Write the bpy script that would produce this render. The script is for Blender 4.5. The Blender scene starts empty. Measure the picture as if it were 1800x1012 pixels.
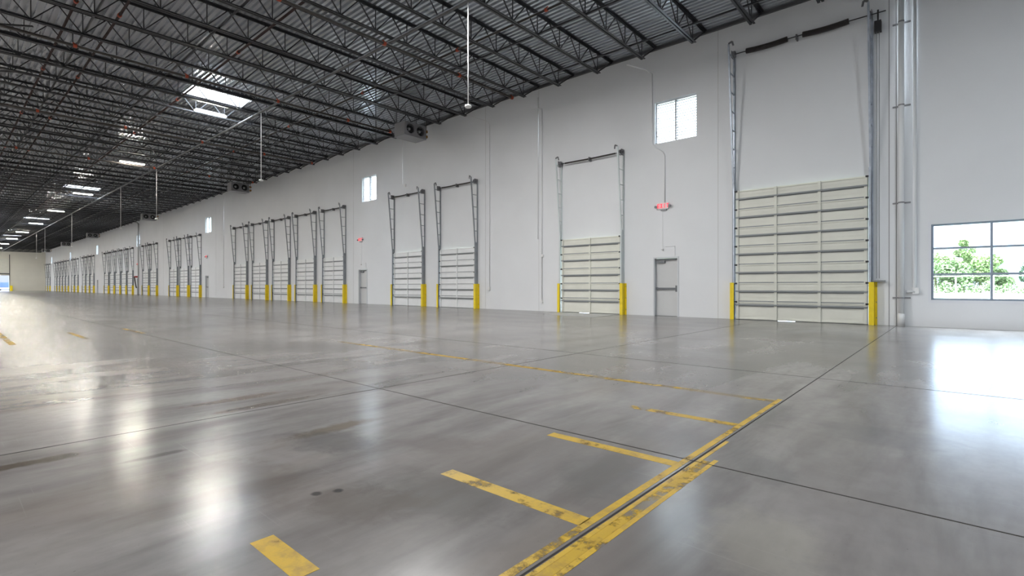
import bpy, math, random
from mathutils import Vector, Matrix
random.seed(7)
scene = bpy.context.scene
COL = scene.collection
PI = math.pi
D = 17.7          # dock wall inner face (y)
DECK = 9.97       # underside of the roof deck
XF, XN = -168.0, 16.0   # end walls (x)
YB = -30.0        # back wall (y)

# ---------------------------------------------------------------- render look
scene.view_settings.view_transform = 'Standard'
scene.view_settings.look = 'None'
scene.view_settings.exposure = 0.0
scene.view_settings.gamma = 1.0
scene.view_settings.use_curve_mapping = False

# ---------------------------------------------------------------- mesh builder
class MB:
    def __init__(s): s.v = []; s.f = []
    def quad(s, a, b, c, d):
        n = len(s.v); s.v += [a, b, c, d]; s.f.append((n, n+1, n+2, n+3)); return s
    def hexa(s, p):           # 8 points: bottom ring 0-3, top ring 4-7
        n = len(s.v); s.v += [tuple(q) for q in p]
        for f in ((3,2,1,0), (4,5,6,7), (0,1,5,4), (1,2,6,5), (2,3,7,6), (3,0,4,7)):
            s.f.append(tuple(n+i for i in f))
        return s
    def box(s, x0, x1, y0, y1, z0, z1):
        return s.hexa([(x0,y0,z0),(x1,y0,z0),(x1,y1,z0),(x0,y1,z0),(x0,y0,z1),(x1,y0,z1),(x1,y1,z1),(x0,y1,z1)])
    def bar(s, p, q, w, t=None, up=(0,0,1)):     # rectangular bar from p to q
        t = t or w; p = Vector(p); q = Vector(q); d = (q-p).normalized(); u = Vector(up)
        if abs(d.dot(u)) > .98: u = Vector((1,0,0))
        a = d.cross(u).normalized(); b = a.cross(d).normalized()
        a *= w/2; b *= t/2
        return s.hexa([p-a-b, p+a-b, p+a+b, p-a+b, q-a-b, q+a-b, q+a+b, q-a+b])
    def tube(s, pts, r, n=8, cap=True):
        pts = [Vector(p) for p in pts]; rings = []
        for i, p in enumerate(pts):
            d = (pts[min(i+1, len(pts)-1)] - pts[max(i-1, 0)]).normalized()
            u = Vector((0,0,1)) if abs(d.z) < .95 else Vector((1,0,0))
            a = d.cross(u).normalized(); b = a.cross(d).normalized()
            rr = r[i] if isinstance(r, (list, tuple)) else r
            base = len(s.v)
            for k in range(n):
                t = 2*PI*k/n
                s.v.append(tuple(p + a*(math.cos(t)*rr) + b*(math.sin(t)*rr)))
            rings.append(base)
        for i in range(len(rings)-1):
            A, B = rings[i], rings[i+1]
            for k in range(n):
                k2 = (k+1) % n
                s.f.append((A+k, A+k2, B+k2, B+k))
        if cap:
            s.f.append(tuple(rings[0]+k for k in reversed(range(n))))
            s.f.append(tuple(rings[-1]+k for k in range(n)))
        return s
    def build(s, name, mat, parent=None, smooth=False, loc=None):
        me = bpy.data.meshes.new(name); me.from_pydata(s.v, [], s.f); me.update()
        o = bpy.data.objects.new(name, me); COL.objects.link(o)
        if mat: me.materials.append(mat)
        if parent: o.parent = parent
        if loc: o.location = loc
        if smooth:
            for p in me.polygons: p.use_smooth = True
        return o

def tag(o, label, cat, group=None, kind=None):
    o['label'] = label; o['category'] = cat
    if group: o['group'] = group
    if kind: o['kind'] = kind
    return o
def struct(o, label, cat): return tag(o, label, cat, kind='structure')
def thing(name, loc, label, cat, group=None, rz=0):
    o = bpy.data.objects.new(name, None); COL.objects.link(o)
    o.location = loc; o.rotation_euler = (0,0,rz); o.empty_display_size = .2
    return tag(o, label, cat, group, 'thing')
KIDS = {}
def copy_tree(o, loc, label, group=None):
    kids = [c for c in bpy.data.objects if c.parent == o]
    r = o.copy(); COL.objects.link(r); r.location = loc; r['label'] = label
    if group: r['group'] = group
    for ch in kids:
        c = ch.copy(); COL.objects.link(c); c.parent = r
        for g in [x for x in bpy.data.objects if x.parent == ch]:
            d = g.copy(); COL.objects.link(d); d.parent = c
    return r

# ---------------------------------------------------------------- materials
EN = 1550            # watts of each hall lamp
LENS = EN*.20/(PI*.22)   # radiance of a lamp lens of the same power
def mat(name, col, rough=.5, metal=0.0, var=0.0, vscale=2.0, bump=0.0, bscale=30., spec=None, stretch=None):
    m = bpy.data.materials.new(name); m.use_nodes = True
    nt = m.node_tree; b = nt.nodes['Principled BSDF']
    b.inputs['Base Color'].default_value = (*col, 1); b.inputs['Roughness'].default_value = rough
    b.inputs['Metallic'].default_value = metal
    if spec is not None: b.inputs['Specular IOR Level'].default_value = spec
    if var or bump:
        tc = nt.nodes.new('ShaderNodeTexCoord'); src = tc.outputs['Object']
        if stretch:
            mp = nt.nodes.new('ShaderNodeMapping'); mp.inputs['Scale'].default_value = stretch
            nt.links.new(src, mp.inputs['Vector']); src = mp.outputs['Vector']
    if var:
        n = nt.nodes.new('ShaderNodeTexNoise'); n.inputs['Scale'].default_value = vscale; n.inputs['Detail'].default_value = 5
        nt.links.new(src, n.inputs['Vector'])
        r = nt.nodes.new('ShaderNodeValToRGB')
        r.color_ramp.elements[0].position = .3; r.color_ramp.elements[1].position = .7
        r.color_ramp.elements[0].color = (*[c*(1-var) for c in col], 1)
        r.color_ramp.elements[1].color = (*[min(1, c*(1+var)) for c in col], 1)
        nt.links.new(n.outputs['Fac'], r.inputs['Fac']); nt.links.new(r.outputs['Color'], b.inputs['Base Color'])
    if bump:
        n2 = nt.nodes.new('ShaderNodeTexNoise'); n2.inputs['Scale'].default_value = bscale; n2.inputs['Detail'].default_value = 4
        nt.links.new(src, n2.inputs['Vector'])
        bp = nt.nodes.new('ShaderNodeBump'); bp.inputs['Strength'].default_value = bump; bp.inputs['Distance'].default_value = .01
        nt.links.new(n2.outputs['Fac'], bp.inputs['Height']); nt.links.new(bp.outputs['Normal'], b.inputs['Normal'])
    return m
def emit(name, col, strength):
    m = bpy.data.materials.new(name); m.use_nodes = True; nt = m.node_tree
    b = nt.nodes['Principled BSDF']; b.inputs['Base Color'].default_value = (*col, 1)
    b.inputs['Emission Color'].default_value = (*col, 1); b.inputs['Emission Strength'].default_value = strength
    return m
def thin_glass(name, tint=(1,1,1), gloss=.06, diffuse=0.0):
    m = bpy.data.materials.new(name); m.use_nodes = True; nt = m.node_tree
    nt.nodes.remove(nt.nodes['Principled BSDF']); out = nt.nodes['Material Output']
    t = nt.nodes.new('ShaderNodeBsdfTransparent'); t.inputs['Color'].default_value = (*tint, 1)
    g = nt.nodes.new('ShaderNodeBsdfGlossy'); g.inputs['Roughness'].default_value = .02
    mx = nt.nodes.new('ShaderNodeMixShader'); mx.inputs['Fac'].default_value = gloss
    nt.links.new(t.outputs[0], mx.inputs[1]); nt.links.new(g.outputs[0], mx.inputs[2])
    last = mx
    if diffuse:
        tr = nt.nodes.new('ShaderNodeBsdfTranslucent'); tr.inputs['Color'].default_value = (*[c*.95 for c in tint], 1)
        m2 = nt.nodes.new('ShaderNodeMixShader'); m2.inputs['Fac'].default_value = diffuse
        nt.links.new(mx.outputs[0], m2.inputs[1]); nt.links.new(tr.outputs[0], m2.inputs[2]); last = m2
    nt.links.new(last.outputs[0], out.inputs['Surface'])
    return m

M = {}
M['wall'] = mat('painted concrete', (.765,.778,.79), .55, var=.025, vscale=.6, bump=.06, bscale=9, spec=.3)
M['farwall'] = mat('painted far wall', (.80,.775,.68), .6, var=.03, vscale=.5)
M['seam'] = mat('joint sealant', (.55,.55,.54), .7)
M['seamdark'] = mat('dark joint', (.30,.30,.30), .8)
M['deck'] = mat('galvanised deck', (.62,.65,.69), .25, metal=.68, var=.10, vscale=1.2, stretch=(.15,4.9,1))
M['joist'] = mat('joist primer', (.034,.035,.039), .42, var=.15, vscale=4, spec=.4)
M['angle'] = mat('edge angle', (.09,.09,.095), .5)
M['pipe'] = mat('grey pipe', (.15,.15,.147), .5)
M['riser'] = mat('light grey riser', (.50,.50,.50), .45)
M['dpipe'] = mat('dark sprinkler pipe', (.045,.038,.033), .45, var=.25, vscale=3)
M['rpipe'] = mat('red primer pipe', (.035,.017,.015), .5, var=.25, vscale=3)
M['coupling'] = mat('orange coupling', (.36,.055,.02), .5)
M['white'] = mat('white enamel', (.80,.80,.79), .4)
M['whitepipe'] = mat('white painted pipe', (.78,.79,.79), .35)
M['door_w'] = mat('white door steel', (.81,.82,.82), .45, var=.03, vscale=3)
M['door_c'] = mat('cream door steel', (.73,.73,.65), .45, var=.04, vscale=2)
M['track'] = mat('grey track steel', (.27,.29,.31), .45, var=.1, vscale=4)
M['strut'] = mat('galvanised strut', (.26,.275,.28), .5, metal=.2)  # galvanised grey that also paints the shadow lines of struts and joints
M['trackw'] = mat('white track steel', (.66,.71,.71), .45)
M['trackg'] = mat('galvanised track', (.40,.44,.50), .38, metal=.6, var=.2, vscale=5)
M['dark'] = mat('dark steel', (.03,.03,.032), .5)
M['spring'] = mat('spring steel', (.022,.016,.014), .45)
M['drum'] = mat('drum iron', (.16,.16,.17), .5)
M['yellow'] = mat('safety yellow', (.88,.66,.012), .45, var=.06, vscale=6)
M['leaf'] = mat('grey door paint', (.60,.605,.60), .45)
M['frame'] = mat('door frame paint', (.62,.64,.66), .4)
M['bar'] = mat('panic bar', (.16,.17,.18), .35, metal=.5)
M['alum'] = mat('window aluminium', (.30,.35,.42), .4, metal=.3)
M['sill'] = mat('white window trim', (.74,.75,.78), .45)
M['blind'] = mat('grey louvre', (.16,.165,.18), .5)
M['unit'] = mat('unit housing', (.27,.27,.28), .4, metal=.3)
M['unitdark'] = mat('fan hollow', (.012,.012,.013), .6)
M['fanhub'] = mat('fan hub', (.55,.56,.56), .35, metal=.4)
M['brass'] = mat('rusty brass valve', (.32,.16,.04), .45, metal=.4)
M['steelplate'] = mat('bright dock plate', (.50,.50,.49), .35, metal=.3, var=.08, vscale=3)
M['red'] = mat('red valve paint', (.45,.03,.025), .4)
M['hose'] = mat('dark hose', (.10,.09,.085), .7)
M['lens'] = emit('lamp lens', (1.0,.93,.80), LENS)
M['exitface'] = mat('exit sign face', (.80,.66,.66), .5)
M['exitred'] = emit('exit red', (1.0,.06,.09), 1.1)
M['glass'] = thin_glass('window glass', (.97,.99,1.0), .05)
M['frost'] = thin_glass('frosted glazing', (.97,.98,1.0), .05, .9)
M['dome'] = thin_glass('skylight acrylic', (.97,.98,1.0), .04, .5)
M['jointdark'] = mat('floor joint', (.05,.046,.043), .9, spec=.1)

def floor_material():
    m = bpy.data.materials.new('polished concrete'); m.use_nodes = True
    nt = m.node_tree; N = nt.nodes; L = nt.links; b = N['Principled BSDF']
    tc = N.new('ShaderNodeTexCoord'); P = tc.outputs['Object']
    def noise(scale, det=5, st=None, dist=0., rough=.55):
        src = P
        if st:
            mp = N.new('ShaderNodeMapping'); mp.inputs['Scale'].default_value = st; L.new(P, mp.inputs['Vector']); src = mp.outputs['Vector']
        n = N.new('ShaderNodeTexNoise'); n.inputs['Scale'].default_value = scale; n.inputs['Detail'].default_value = det
        n.inputs['Distortion'].default_value = dist; n.inputs['Roughness'].default_value = rough
        L.new(src, n.inputs['Vector']); return n.outputs['Fac']
    def rng(v, a, c, lo, hi, smooth=True):
        r = N.new('ShaderNodeMapRange'); r.inputs['From Min'].default_value = a; r.inputs['From Max'].default_value = c
        r.inputs['To Min'].default_value = lo; r.inputs['To Max'].default_value = hi
        if smooth: r.interpolation_type = 'SMOOTHSTEP'
        L.new(v, r.inputs['Value']); return r.outputs['Result']
    def math_(op, a, c):
        n = N.new('ShaderNodeMath'); n.operation = op
        for i, q in enumerate((a, c)):
            if isinstance(q, (int, float)): n.inputs[i].default_value = q
            else: L.new(q, n.inputs[i])
        return n.outputs[0]
    def mix(fac, ca, cb):
        n = N.new('ShaderNodeMix'); n.data_type = 'RGBA'
        if isinstance(fac, (int, float)): n.inputs[0].default_value = fac
        else: L.new(fac, n.inputs[0])
        for i, q in ((6, ca), (7, cb)):
            if isinstance(q, tuple): n.inputs[i].default_value = (*q, 1)
            else: L.new(q, n.inputs[i])
        return n.outputs[2]
    base = mix(rng(noise(.28, 4, None, .6), .35, .66, 0, 1), (.172,.159,.150), (.298,.280,.267))
    base = mix(rng(noise(1.4, 6, (1.5,.35,1), .3), .40, .70, 0, .85), base, (.125,.115,.107))
    base = mix(rng(noise(1.3, 6, (2.0,.35,1), .3, .6), .42, .76, 0, .6), base, (.31,.297,.28))
    base = mix(rng(noise(14, 3, (1,.7,1), 0.), .30, .85, 0, .28), base, (.16,.15,.14))
    base = mix(rng(noise(55, 2), .70, .78, 0, .45), base, (.09,.085,.08))
    # worn brownish film, patches
    base = mix(rng(noise(.55, 5, (1.3,.5,1), .3), .50, .72, 0, .5), base, (.20,.165,.135))
    for ang, thr in ((.5, .70), (-.25, .71), (1.2, .715)):      # long fine scratches
        mp = N.new('ShaderNodeMapping'); mp.inputs['Rotation'].default_value = (0, 0, ang); mp.inputs['Scale'].default_value = (.35, 22, 1); L.new(P, mp.inputs['Vector'])
        n = N.new('ShaderNodeTexNoise'); n.inputs['Scale'].default_value = 2.2; n.inputs['Detail'].default_value = 2; L.new(mp.outputs['Vector'], n.inputs['Vector'])
        base = mix(rng(n.outputs['Fac'], thr, thr+.05, 0, .16), base, (.40,.39,.375))
    # individual stains: x, y, rx, ry, rot, colour, strength
    st = [(-4.33,.30,.085,.36,.05,(.06,.042,.026),.9), (-5.28,1.95,.11,.55,.02,(.14,.095,.065),.8), (-4.83,2.05,.09,.6,.04,(.12,.09,.065),.75), (-3.62,2.05,.11,.5,.05,(.14,.112,.075),.75), (-3.9,.95,.05,.22,0,(.07,.065,.06),.7),
          (-3.34,1.85,.45,.28,.3,(.085,.082,.08),.55), (-2.05,1.75,.5,.35,.2,(.10,.095,.088),.5), (-1.55,2.6,.30,.55,.5,(.11,.108,.105),.45),
          (-.62,2.35,.28,.42,.3,(.36,.34,.28),.35), (.04,7.35,.18,.045,0,(.05,.05,.05),.9), (-.1,14.15,.35,.07,0,(.06,.06,.06),.8),
          (-2.25,1.45,.35,.25,.7,(.12,.10,.085),.5), (-1.30,4.7,.35,.7,.1,(.12,.118,.115),.45), (-9,7.5,2.5,.6,.1,(.17,.155,.14),.4),
          (-2.55,1.33,.035,.03,0,(.04,.04,.04),.8), (-2.50,1.43,.03,.028,0,(.04,.04,.04),.8), (-.4,4.6,.5,.4,0,(.13,.13,.128),.45), (-6.4,3.9,.7,.3,.1,(.15,.135,.12),.45)]
    st += [(-3.1,1.15,.6,.3,.2,(.15,.125,.108),.5), (-2.75,2.3,.35,.22,.6,(.13,.112,.10),.45), (-1.75,3.55,.4,.3,.2,(.15,.142,.135),.4), (-7.5,2.3,1.2,.35,.1,(.16,.135,.118),.45), (-5.0,4.4,.8,.35,0,(.17,.152,.14),.4), (.5,5.6,.8,.5,.2,(.15,.148,.146),.4), (-3.6,8.3,1.6,.5,.1,(.17,.165,.16),.4), (-10.5,3.9,1.6,.4,.05,(.16,.14,.125),.4), (-.85,3.3,.16,.35,.4,(.13,.13,.13),.4)]
    edge = noise(5, 5, None, .4, .65)
    for (x, y, rx, ry, rot, c, k) in st:
        mp = N.new('ShaderNodeMapping'); mp.vector_type = 'TEXTURE'
        mp.inputs['Location'].default_value = (x, y, 0); mp.inputs['Rotation'].default_value = (0, 0, rot)
        mp.inputs['Scale'].default_value = (rx, ry, 1); L.new(P, mp.inputs['Vector'])
        ln = N.new('ShaderNodeVectorMath'); ln.operation = 'LENGTH'; L.new(mp.outputs['Vector'], ln.inputs[0])
        d = math_('ADD', ln.outputs['Value'], math_('MULTIPLY', edge, 1.3))
        base = mix(rng(d, 1.05, 1.75, k, 0), base, c)
    # tyre arc
    for (x, y, r0, w) in ((-12.4,5.0,2.6,.10), (-12.4,5.0,2.9,.07)):
        mp = N.new('ShaderNodeVectorMath'); mp.operation = 'DISTANCE'; L.new(P, mp.inputs[0]); mp.inputs[1].default_value = (x, y, 0)
        d = math_('ABSOLUTE', math_('SUBTRACT', mp.outputs['Value'], r0), 0)
        base = mix(rng(d, w*.3, w, .35, 0), base, (.09,.088,.085))
    L.new(base, b.inputs['Base Color'])
    r1 = rng(noise(.9, 5, (.6,1.2,1), .2), .3, .75, .205, .238); r2 = rng(noise(16, 3), .3, .8, -.01, .012)
    L.new(math_('ADD', r1, r2), b.inputs['Roughness'])
    b.inputs['Specular IOR Level'].default_value = .55
    bp = N.new('ShaderNodeBump'); bp.inputs['Strength'].default_value = .03; bp.inputs['Distance'].default_value = .01
    L.new(noise(3.5, 4, (1,.6,1)), bp.inputs['Height']); L.new(bp.outputs['Normal'], b.inputs['Normal'])
    return m
M['floor'] = floor_material()

def paint_material(name, wear, seed, lo=0.0, hi=1.0):
    m = bpy.data.materials.new(name); m.use_nodes = True; nt = m.node_tree; N = nt.nodes; L = nt.links
    b = N['Principled BSDF']; out = N['Material Output']
    tc = N.new('ShaderNodeTexCoord'); mp = N.new('ShaderNodeMapping'); mp.inputs['Location'].default_value = (seed, seed*2, 0)
    L.new(tc.outputs['Object'], mp.inputs['Vector'])
    n = N.new('ShaderNodeTexNoise'); n.inputs['Scale'].default_value = 7; n.inputs['Detail'].default_value = 8; n.inputs['Roughness'].default_value = .68
    L.new(mp.outputs['Vector'], n.inputs['Vector'])
    n2 = N.new('ShaderNodeTexNoise'); n2.inputs['Scale'].default_value = 1.1; n2.inputs['Detail'].default_value = 3; L.new(mp.outputs['Vector'], n2.inputs['Vector'])
    ad = N.new('ShaderNodeMath'); ad.operation = 'ADD'; L.new(n.outputs['Fac'], ad.inputs[0]); L.new(n2.outputs['Fac'], ad.inputs[1])
    r = N.new('ShaderNodeMapRange'); r.inputs['From Min'].default_value = 1.28-wear; r.inputs['From Max'].default_value = 1.42-wear
    r.inputs['To Min'].default_value = lo; r.inputs['To Max'].default_value = hi
    L.new(ad.outputs[0], r.inputs['Value'])
    cr = N.new('ShaderNodeValToRGB'); cr.color_ramp.elements[0].color = (.62,.40,.035,1); cr.color_ramp.elements[1].color = (.34,.22,.06,1)
    cr.color_ramp.elements[0].position = .45; cr.color_ramp.elements[1].position = .68
    L.new(n.outputs['Fac'], cr.inputs['Fac']); L.new(cr.outputs['Color'], b.inputs['Base Color']); b.inputs['Roughness'].default_value = .38
    t = N.new('ShaderNodeBsdfTransparent'); mx = N.new('ShaderNodeMixShader')
    L.new(r.outputs['Result'], mx.inputs['Fac']); L.new(b.outputs[0], mx.inputs[1]); L.new(t.outputs[0], mx.inputs[2])
    L.new(mx.outputs[0], out.inputs['Surface'])
    return m
M['paint'] = paint_material('yellow floor paint', .22, 3.1)
M['paintworn'] = paint_material('worn yellow floor paint', .32, 8.7, .12, .95)
M['paintfaint'] = paint_material('faint yellow floor paint', .36, 5.3, .35, .86)

# ---------------------------------------------------------------- world: overcast sky
w = bpy.data.worlds.new('overcast'); scene.world = w; w.use_nodes = True
nt = w.node_tree; bg = nt.nodes['Background']
tc = nt.nodes.new('ShaderNodeTexCoord'); sp = nt.nodes.new('ShaderNodeSeparateXYZ'); nt.links.new(tc.outputs['Generated'], sp.inputs[0])
cr = nt.nodes.new('ShaderNodeValToRGB')
cr.color_ramp.elements[0].position = 0.0; cr.color_ramp.elements[0].color = (.06,.07,.078,1)
cr.color_ramp.elements[1].position = 1.0; cr.color_ramp.elements[1].color = (1.9,2.1,2.35,1)
e = cr.color_ramp.elements.new(.02); e.color = (.044,.063,.092,1)
e = cr.color_ramp.elements.new(.6); e.color = (.50,.57,.65,1)
e = cr.color_ramp.elements.new(.25); e.color = (.19,.23,.28,1)
nt.links.new(sp.outputs['Z'], cr.inputs['Fac']); nt.links.new(cr.outputs['Color'], bg.inputs['Color']); bg.inputs['Strength'].default_value = 36.0

# ---------------------------------------------------------------- camera
cam = bpy.data.cameras.new('camera'); co = bpy.data.objects.new('camera', cam); COL.objects.link(co)
cam.sensor_width = 36; cam.lens = 17.769; cam.shift_y = -3/1800; cam.clip_end = 600; cam.clip_start = .05
co.location = (0,0,1.10); co.rotation_euler = (PI/2, 0, math.radians(41.281)); scene.camera = co

# ================================================================ SETTING
fo = MB(); fo.box(XF-.25, XN+.25, YB-.25, D+.25, -.3, 0)
struct(fo.build('floor', M['floor']), 'polished grey concrete warehouse floor with stains and scuffs', 'floor')

# openings in the dock wall
BANKS = [  # (centre x list, width, height)
    [-19.2,-23.3], [-31.4,-35.3,-39.25,-43.15,-47.1], [-58.75,-62.4,-66.05], [-73.95,-77.5],
    [-85.3,-88.8,-92.4,-96.1,-99.9], [-111.0,-114.6,-118.2], [-125.5,-129.3],
    [-136.0,-139.7,-143.4,-147.1,-150.8], [-161.0,-164.6]]
MAN = [-8.01,-28.02,-55.75,-81.75,-107.2]
CLER = [-7.66,-27.33,-55.43,-81.6,-107.5,-133.0,-157.8]
BIG = (-3.70, 3.62, 4.27); GRADE = (-11.22, 2.80, 3.08)
WIN = (-.50, 5.46, .73, 2.77)
holes = []
for bank in BANKS:
    for x in bank: holes.append((x-1.25, x+1.25, 0, 2.99))
holes.append((BIG[0]-BIG[1]/2+.08, BIG[0]+BIG[1]/2-.08, 0, BIG[2]-.06))
holes.append((GRADE[0]-GRADE[1]/2+.08, GRADE[0]+GRADE[1]/2-.08, 0, GRADE[2]-.06))
for x in MAN: holes.append((x-.49, x+.49, 0, 2.18))
for x in CLER: holes.append((x-.78, x+.78, 6.40, 7.93))
holes.append(WIN)
def holed_wall(x0, x1, z0, z1, ya, yb, holes):
    m = MB()
    xs = sorted({x0, x1} | {h[0] for h in holes} | {h[1] for h in holes})
    zs = sorted({z0, z1} | {h[2] for h in holes if h[2] > z0} | {h[3] for h in holes})
    def solid(i, k):
        if i < 0 or k < 0 or i >= len(xs)-1 or k >= len(zs)-1: return None
        cx = (xs[i]+xs[i+1])/2; cz = (zs[k]+zs[k+1])/2
        return not any(h[0] < cx < h[1] and h[2] < cz < h[3] for h in holes)
    for i in range(len(xs)-1):
        for k in range(len(zs)-1):
            a, b, c, d = xs[i], xs[i+1], zs[k], zs[k+1]
            if solid(i, k):
                m.quad((a,ya,c),(b,ya,c),(b,ya,d),(a,ya,d)); m.quad((a,yb,d),(b,yb,d),(b,yb,c),(a,yb,c))
            else:
                if solid(i-1, k): m.quad((a,ya,c),(a,yb,c),(a,yb,d),(a,ya,d))
                if solid(i+1, k): m.quad((b,ya,d),(b,yb,d),(b,yb,c),(b,ya,c))
                if solid(i, k+1): m.quad((a,ya,d),(a,yb,d),(b,yb,d),(b,ya,d))
                if solid(i, k-1): m.quad((a,ya,c),(b,ya,c),(b,yb,c),(a,yb,c))
    return m
ww = holed_wall(XF, XN, 0, 10.4, D, D+.25, holes)
struct(ww.build('wall_dock', M['wall']), 'long white painted concrete wall holding the overhead doors', 'wall')
# far end wall with an open drive-in doorway
fw = MB()
OY0, OY1, OZ = 7.6, 11.35, 3.6
fw.box(XF-.25, XF, YB, OY0, 0, 10.4); fw.box(XF-.25, XF, OY1, D, 0, 10.4); fw.box(XF-.25, XF, OY0, OY1, OZ, 10.4)
struct(fw.build('wall_far', M['farwall']), 'beige end wall at the far end of the warehouse', 'wall')
struct(MB().box(XN, XN+.25, YB, D+.25, 0, 10.4).build('wall_near', M['wall']), 'white end wall beyond the office window end', 'wall')
struct(MB().box(XF, XN, YB-.25, YB, 0, 10.4).build('wall_back', M['wall']), 'white wall on the side opposite the dock doors', 'wall')

# corrugated roof deck with skylight openings
SKY = [-6.55-1.83*(k+.5) for k in (10,28,45,63,80)]
SKX, SKY0, SKY1 = .77, 7.45, 9.92
xs = sorted({XF-.2, XN+.2} | {s-SKX for s in SKY} | {s+SKX for s in SKY})
prof = []; p = .190; y = YB
while y < D+.1:
    prof += [(y, DECK), (y+.082, DECK), (y+.096, DECK+.085), (y+.176, DECK+.085)]; y += p
dk = MB()
base = len(dk.v)
for x in xs:
    for (yy, zz) in prof: dk.v.append((x, yy, zz))
n = len(prof)
for i in range(len(xs)-1):
    cx = (xs[i]+xs[i+1])/2
    hole = any(abs(cx-s) < SKX for s in SKY)
    for j in range(n-1):
        ym = (prof[j][0]+prof[j+1][0])/2
        if hole and SKY0 < ym < SKY1: continue
        dk.f.append((i*n+j, i*n+j+1, (i+1)*n+j+1, (i+1)*n+j))
struct(dk.build('ceiling', M['deck']), 'corrugated grey metal roof deck above the joists', 'ceiling')
struct(MB().box(XF, XN, D-.09, D-.002, DECK-.10, DECK-.012).build('trim_1', M['angle']), 'dark steel ledger angle where roof deck meets the dock wall', 'trim')

# vertical panel joints of the dock wall
seams = [(-6.13,'between the tall drive-in door and the exit door'), (-13.95,'beside the pair of hanging wire conduits'), (-17.25,'just past the nearest pair of dock doors'),
         (-30.0+.9,'between the second exit door and the bank of five doors'), (-53.3,'between the second exit and the far banks'), (-70.3,'by the bank of three doors')]
for i, (x, t) in enumerate(seams):
    struct(MB().box(x-.008, x+.008, D-.003, D+.001, 0, DECK-.1).build('trim_%d' % (i+2), M['seam']), 'thin vertical panel joint in the white wall ' + t.replace('nearest ', 'first '), 'wall joint')
s_ = MB(); s_.box(-1.42, -1.40, D-.004, D+.001, 0, 10.3); s_.box(-1.26, -1.235, D-.004, D+.001, 0, 10.3)
struct(s_.build('trim_8', M['seamdark']), 'dark recessed panel joint beside the thick white downpipe', 'wall joint')

# ---------------------------------------------------------------- floor joints and painted lines
def strip(name, x0, x1, y0, y1, m, z=.0012): return MB().box(x0, x1, y0, y1, .0001, z).build(name, m)
J = [('sawn floor joint running toward the downpipe through the yellow line', -1.245, -1.235, .4, D), ('sawn floor joint crossing the open grey floor toward the wall', -4.674, -4.665, -.6, D)]
for lab, a, b, c, d in J: struct(strip('floor_joint', a, b, c, d, M['jointdark'], .0013), lab, 'floor joint')
J = [('sawn floor joint along the hall crossing the yellow line', -60, 6, 3.142, 3.152), ('fainter sawn floor joint along the hall beyond the yellow dashes', -60, 6, 6.960, 6.968)]
for lab, a, b, c, d in J: struct(strip('floor_joint', a, b, c, d, M['jointdark'], .0013), lab, 'floor joint')
ln = MB(); ln.box(-1.305, -1.262, .9, 5.42, .0001, .0012); ln.box(-1.229, -1.204, .9, 3.7, .0001, .0012); ln.box(-1.150, -1.122, .9, 3.25, .0001, .0012)
struct(ln.build('floor_marking', M['paint']), 'long double yellow line painted along the floor joint', 'floor line')
struct(strip('floor_marking', -1.203, -1.151, .9, 3.2, M['paintworn']), 'worn dirty band between the stripes of the yellow line', 'floor line')
dash = [(-2.27,-1.86,.885,.985,'paint','cut off by the lower picture edge'), (-2.27,-1.30,1.95,2.045,'paint','second of the row counting toward the wall'),
        (-2.27,-1.30,2.975,3.065,'paint','beside the crossing of two floor joints'), (-2.24,-1.30,4.14,4.235,'paintworn','fourth of the row counting toward the wall')]
for a, b, c, d, mm, t in dash:
    struct(strip('floor_marking', a, b, c, d, M[mm]), 'yellow stall dash on the concrete, ' + t, 'floor line')
struct(strip('floor_marking', -9.2, -1.30, 5.24, 5.345, M['paintfaint']), 'long faded yellow line running off toward the far docks', 'floor line')
for a, b, c, t in ((-17.0,-13.3,.95,'at the edge of the floor'), (-15.8,-13.6,2.08,'between two others far across the floor'), (-16.4,-14.3,3.20,'next to the long floor joint')):
    struct(strip('floor_marking', a, b, c-.05, c+.05, M['paintfaint']), 'faded yellow dash far out on the open floor ' + t, 'floor line')

# ================================================================ ROOF JOISTS
def make_joist(label, group):
    r = thing('roof_joist', (0, D, DECK), label, 'roof joist', group)
    zt, zb = -.035, -.77
    t = MB()
    for s in (-1, 1):
        t.box(s*.052-.034, s*.052+.034, -18.2, -.02, -.012, -.001); t.box(s*.020-.005, s*.020+.005, -18.2, -.02, -.075, -.012)
    t.build('top_chord', M['joist'], r)
    b = MB()
    for s in (-1, 1):
        b.box(s*.050-.034, s*.050+.034, -17.2, -1.05, zb-.006, zb+.006); b.box(s*.019-.005, s*.019+.005, -17.2, -1.05, zb+.006, zb+.06)
    b.build('bottom_chord', M['joist'], r)
    wb = MB(); y = -1.16
    wb.bar((0,-.10,zt), (0,y,zb+.02), .045)
    while y > -17.2:
        if y < -1.3: wb.bar((0,y+.61,zt), (0,y,zb+.02), .032)
        wb.bar((0,y,zb+.02), (0,y,zt), .026); wb.bar((0,y,zb+.02), (0,y-.61,zt), .032)
        y -= 1.22
    wb.build('web_lattice', M['joist'], r)
    return r
JX = [-6.55-1.83*k for k in range(-2, 88)]
jl = 'dark steel open-web joist running out from the dock wall under the roof deck'
J0 = make_joist(jl, 'roof joists'); J0.location.x = JX[0]
for x in JX[1:]: copy_tree(J0, (x, D, DECK), jl, 'roof joists')
# bridging rows along the hall
for y, z, t in ((15.6,-.68,'running just off the dock wall'), (12.9,-.68,'second out from the dock wall'), (5.9,-.68,'out past the strip lights'), (3.15,-.68,'over the middle of the open floor')):
    tag(MB().bar((XF+.5,y,DECK+z), (-2.5,y,DECK+z), .05, .05).build('joist_bridging', M['joist']), 'dark bridging bar tying the joists, ' + t, 'joist bridging', kind='thing')

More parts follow.
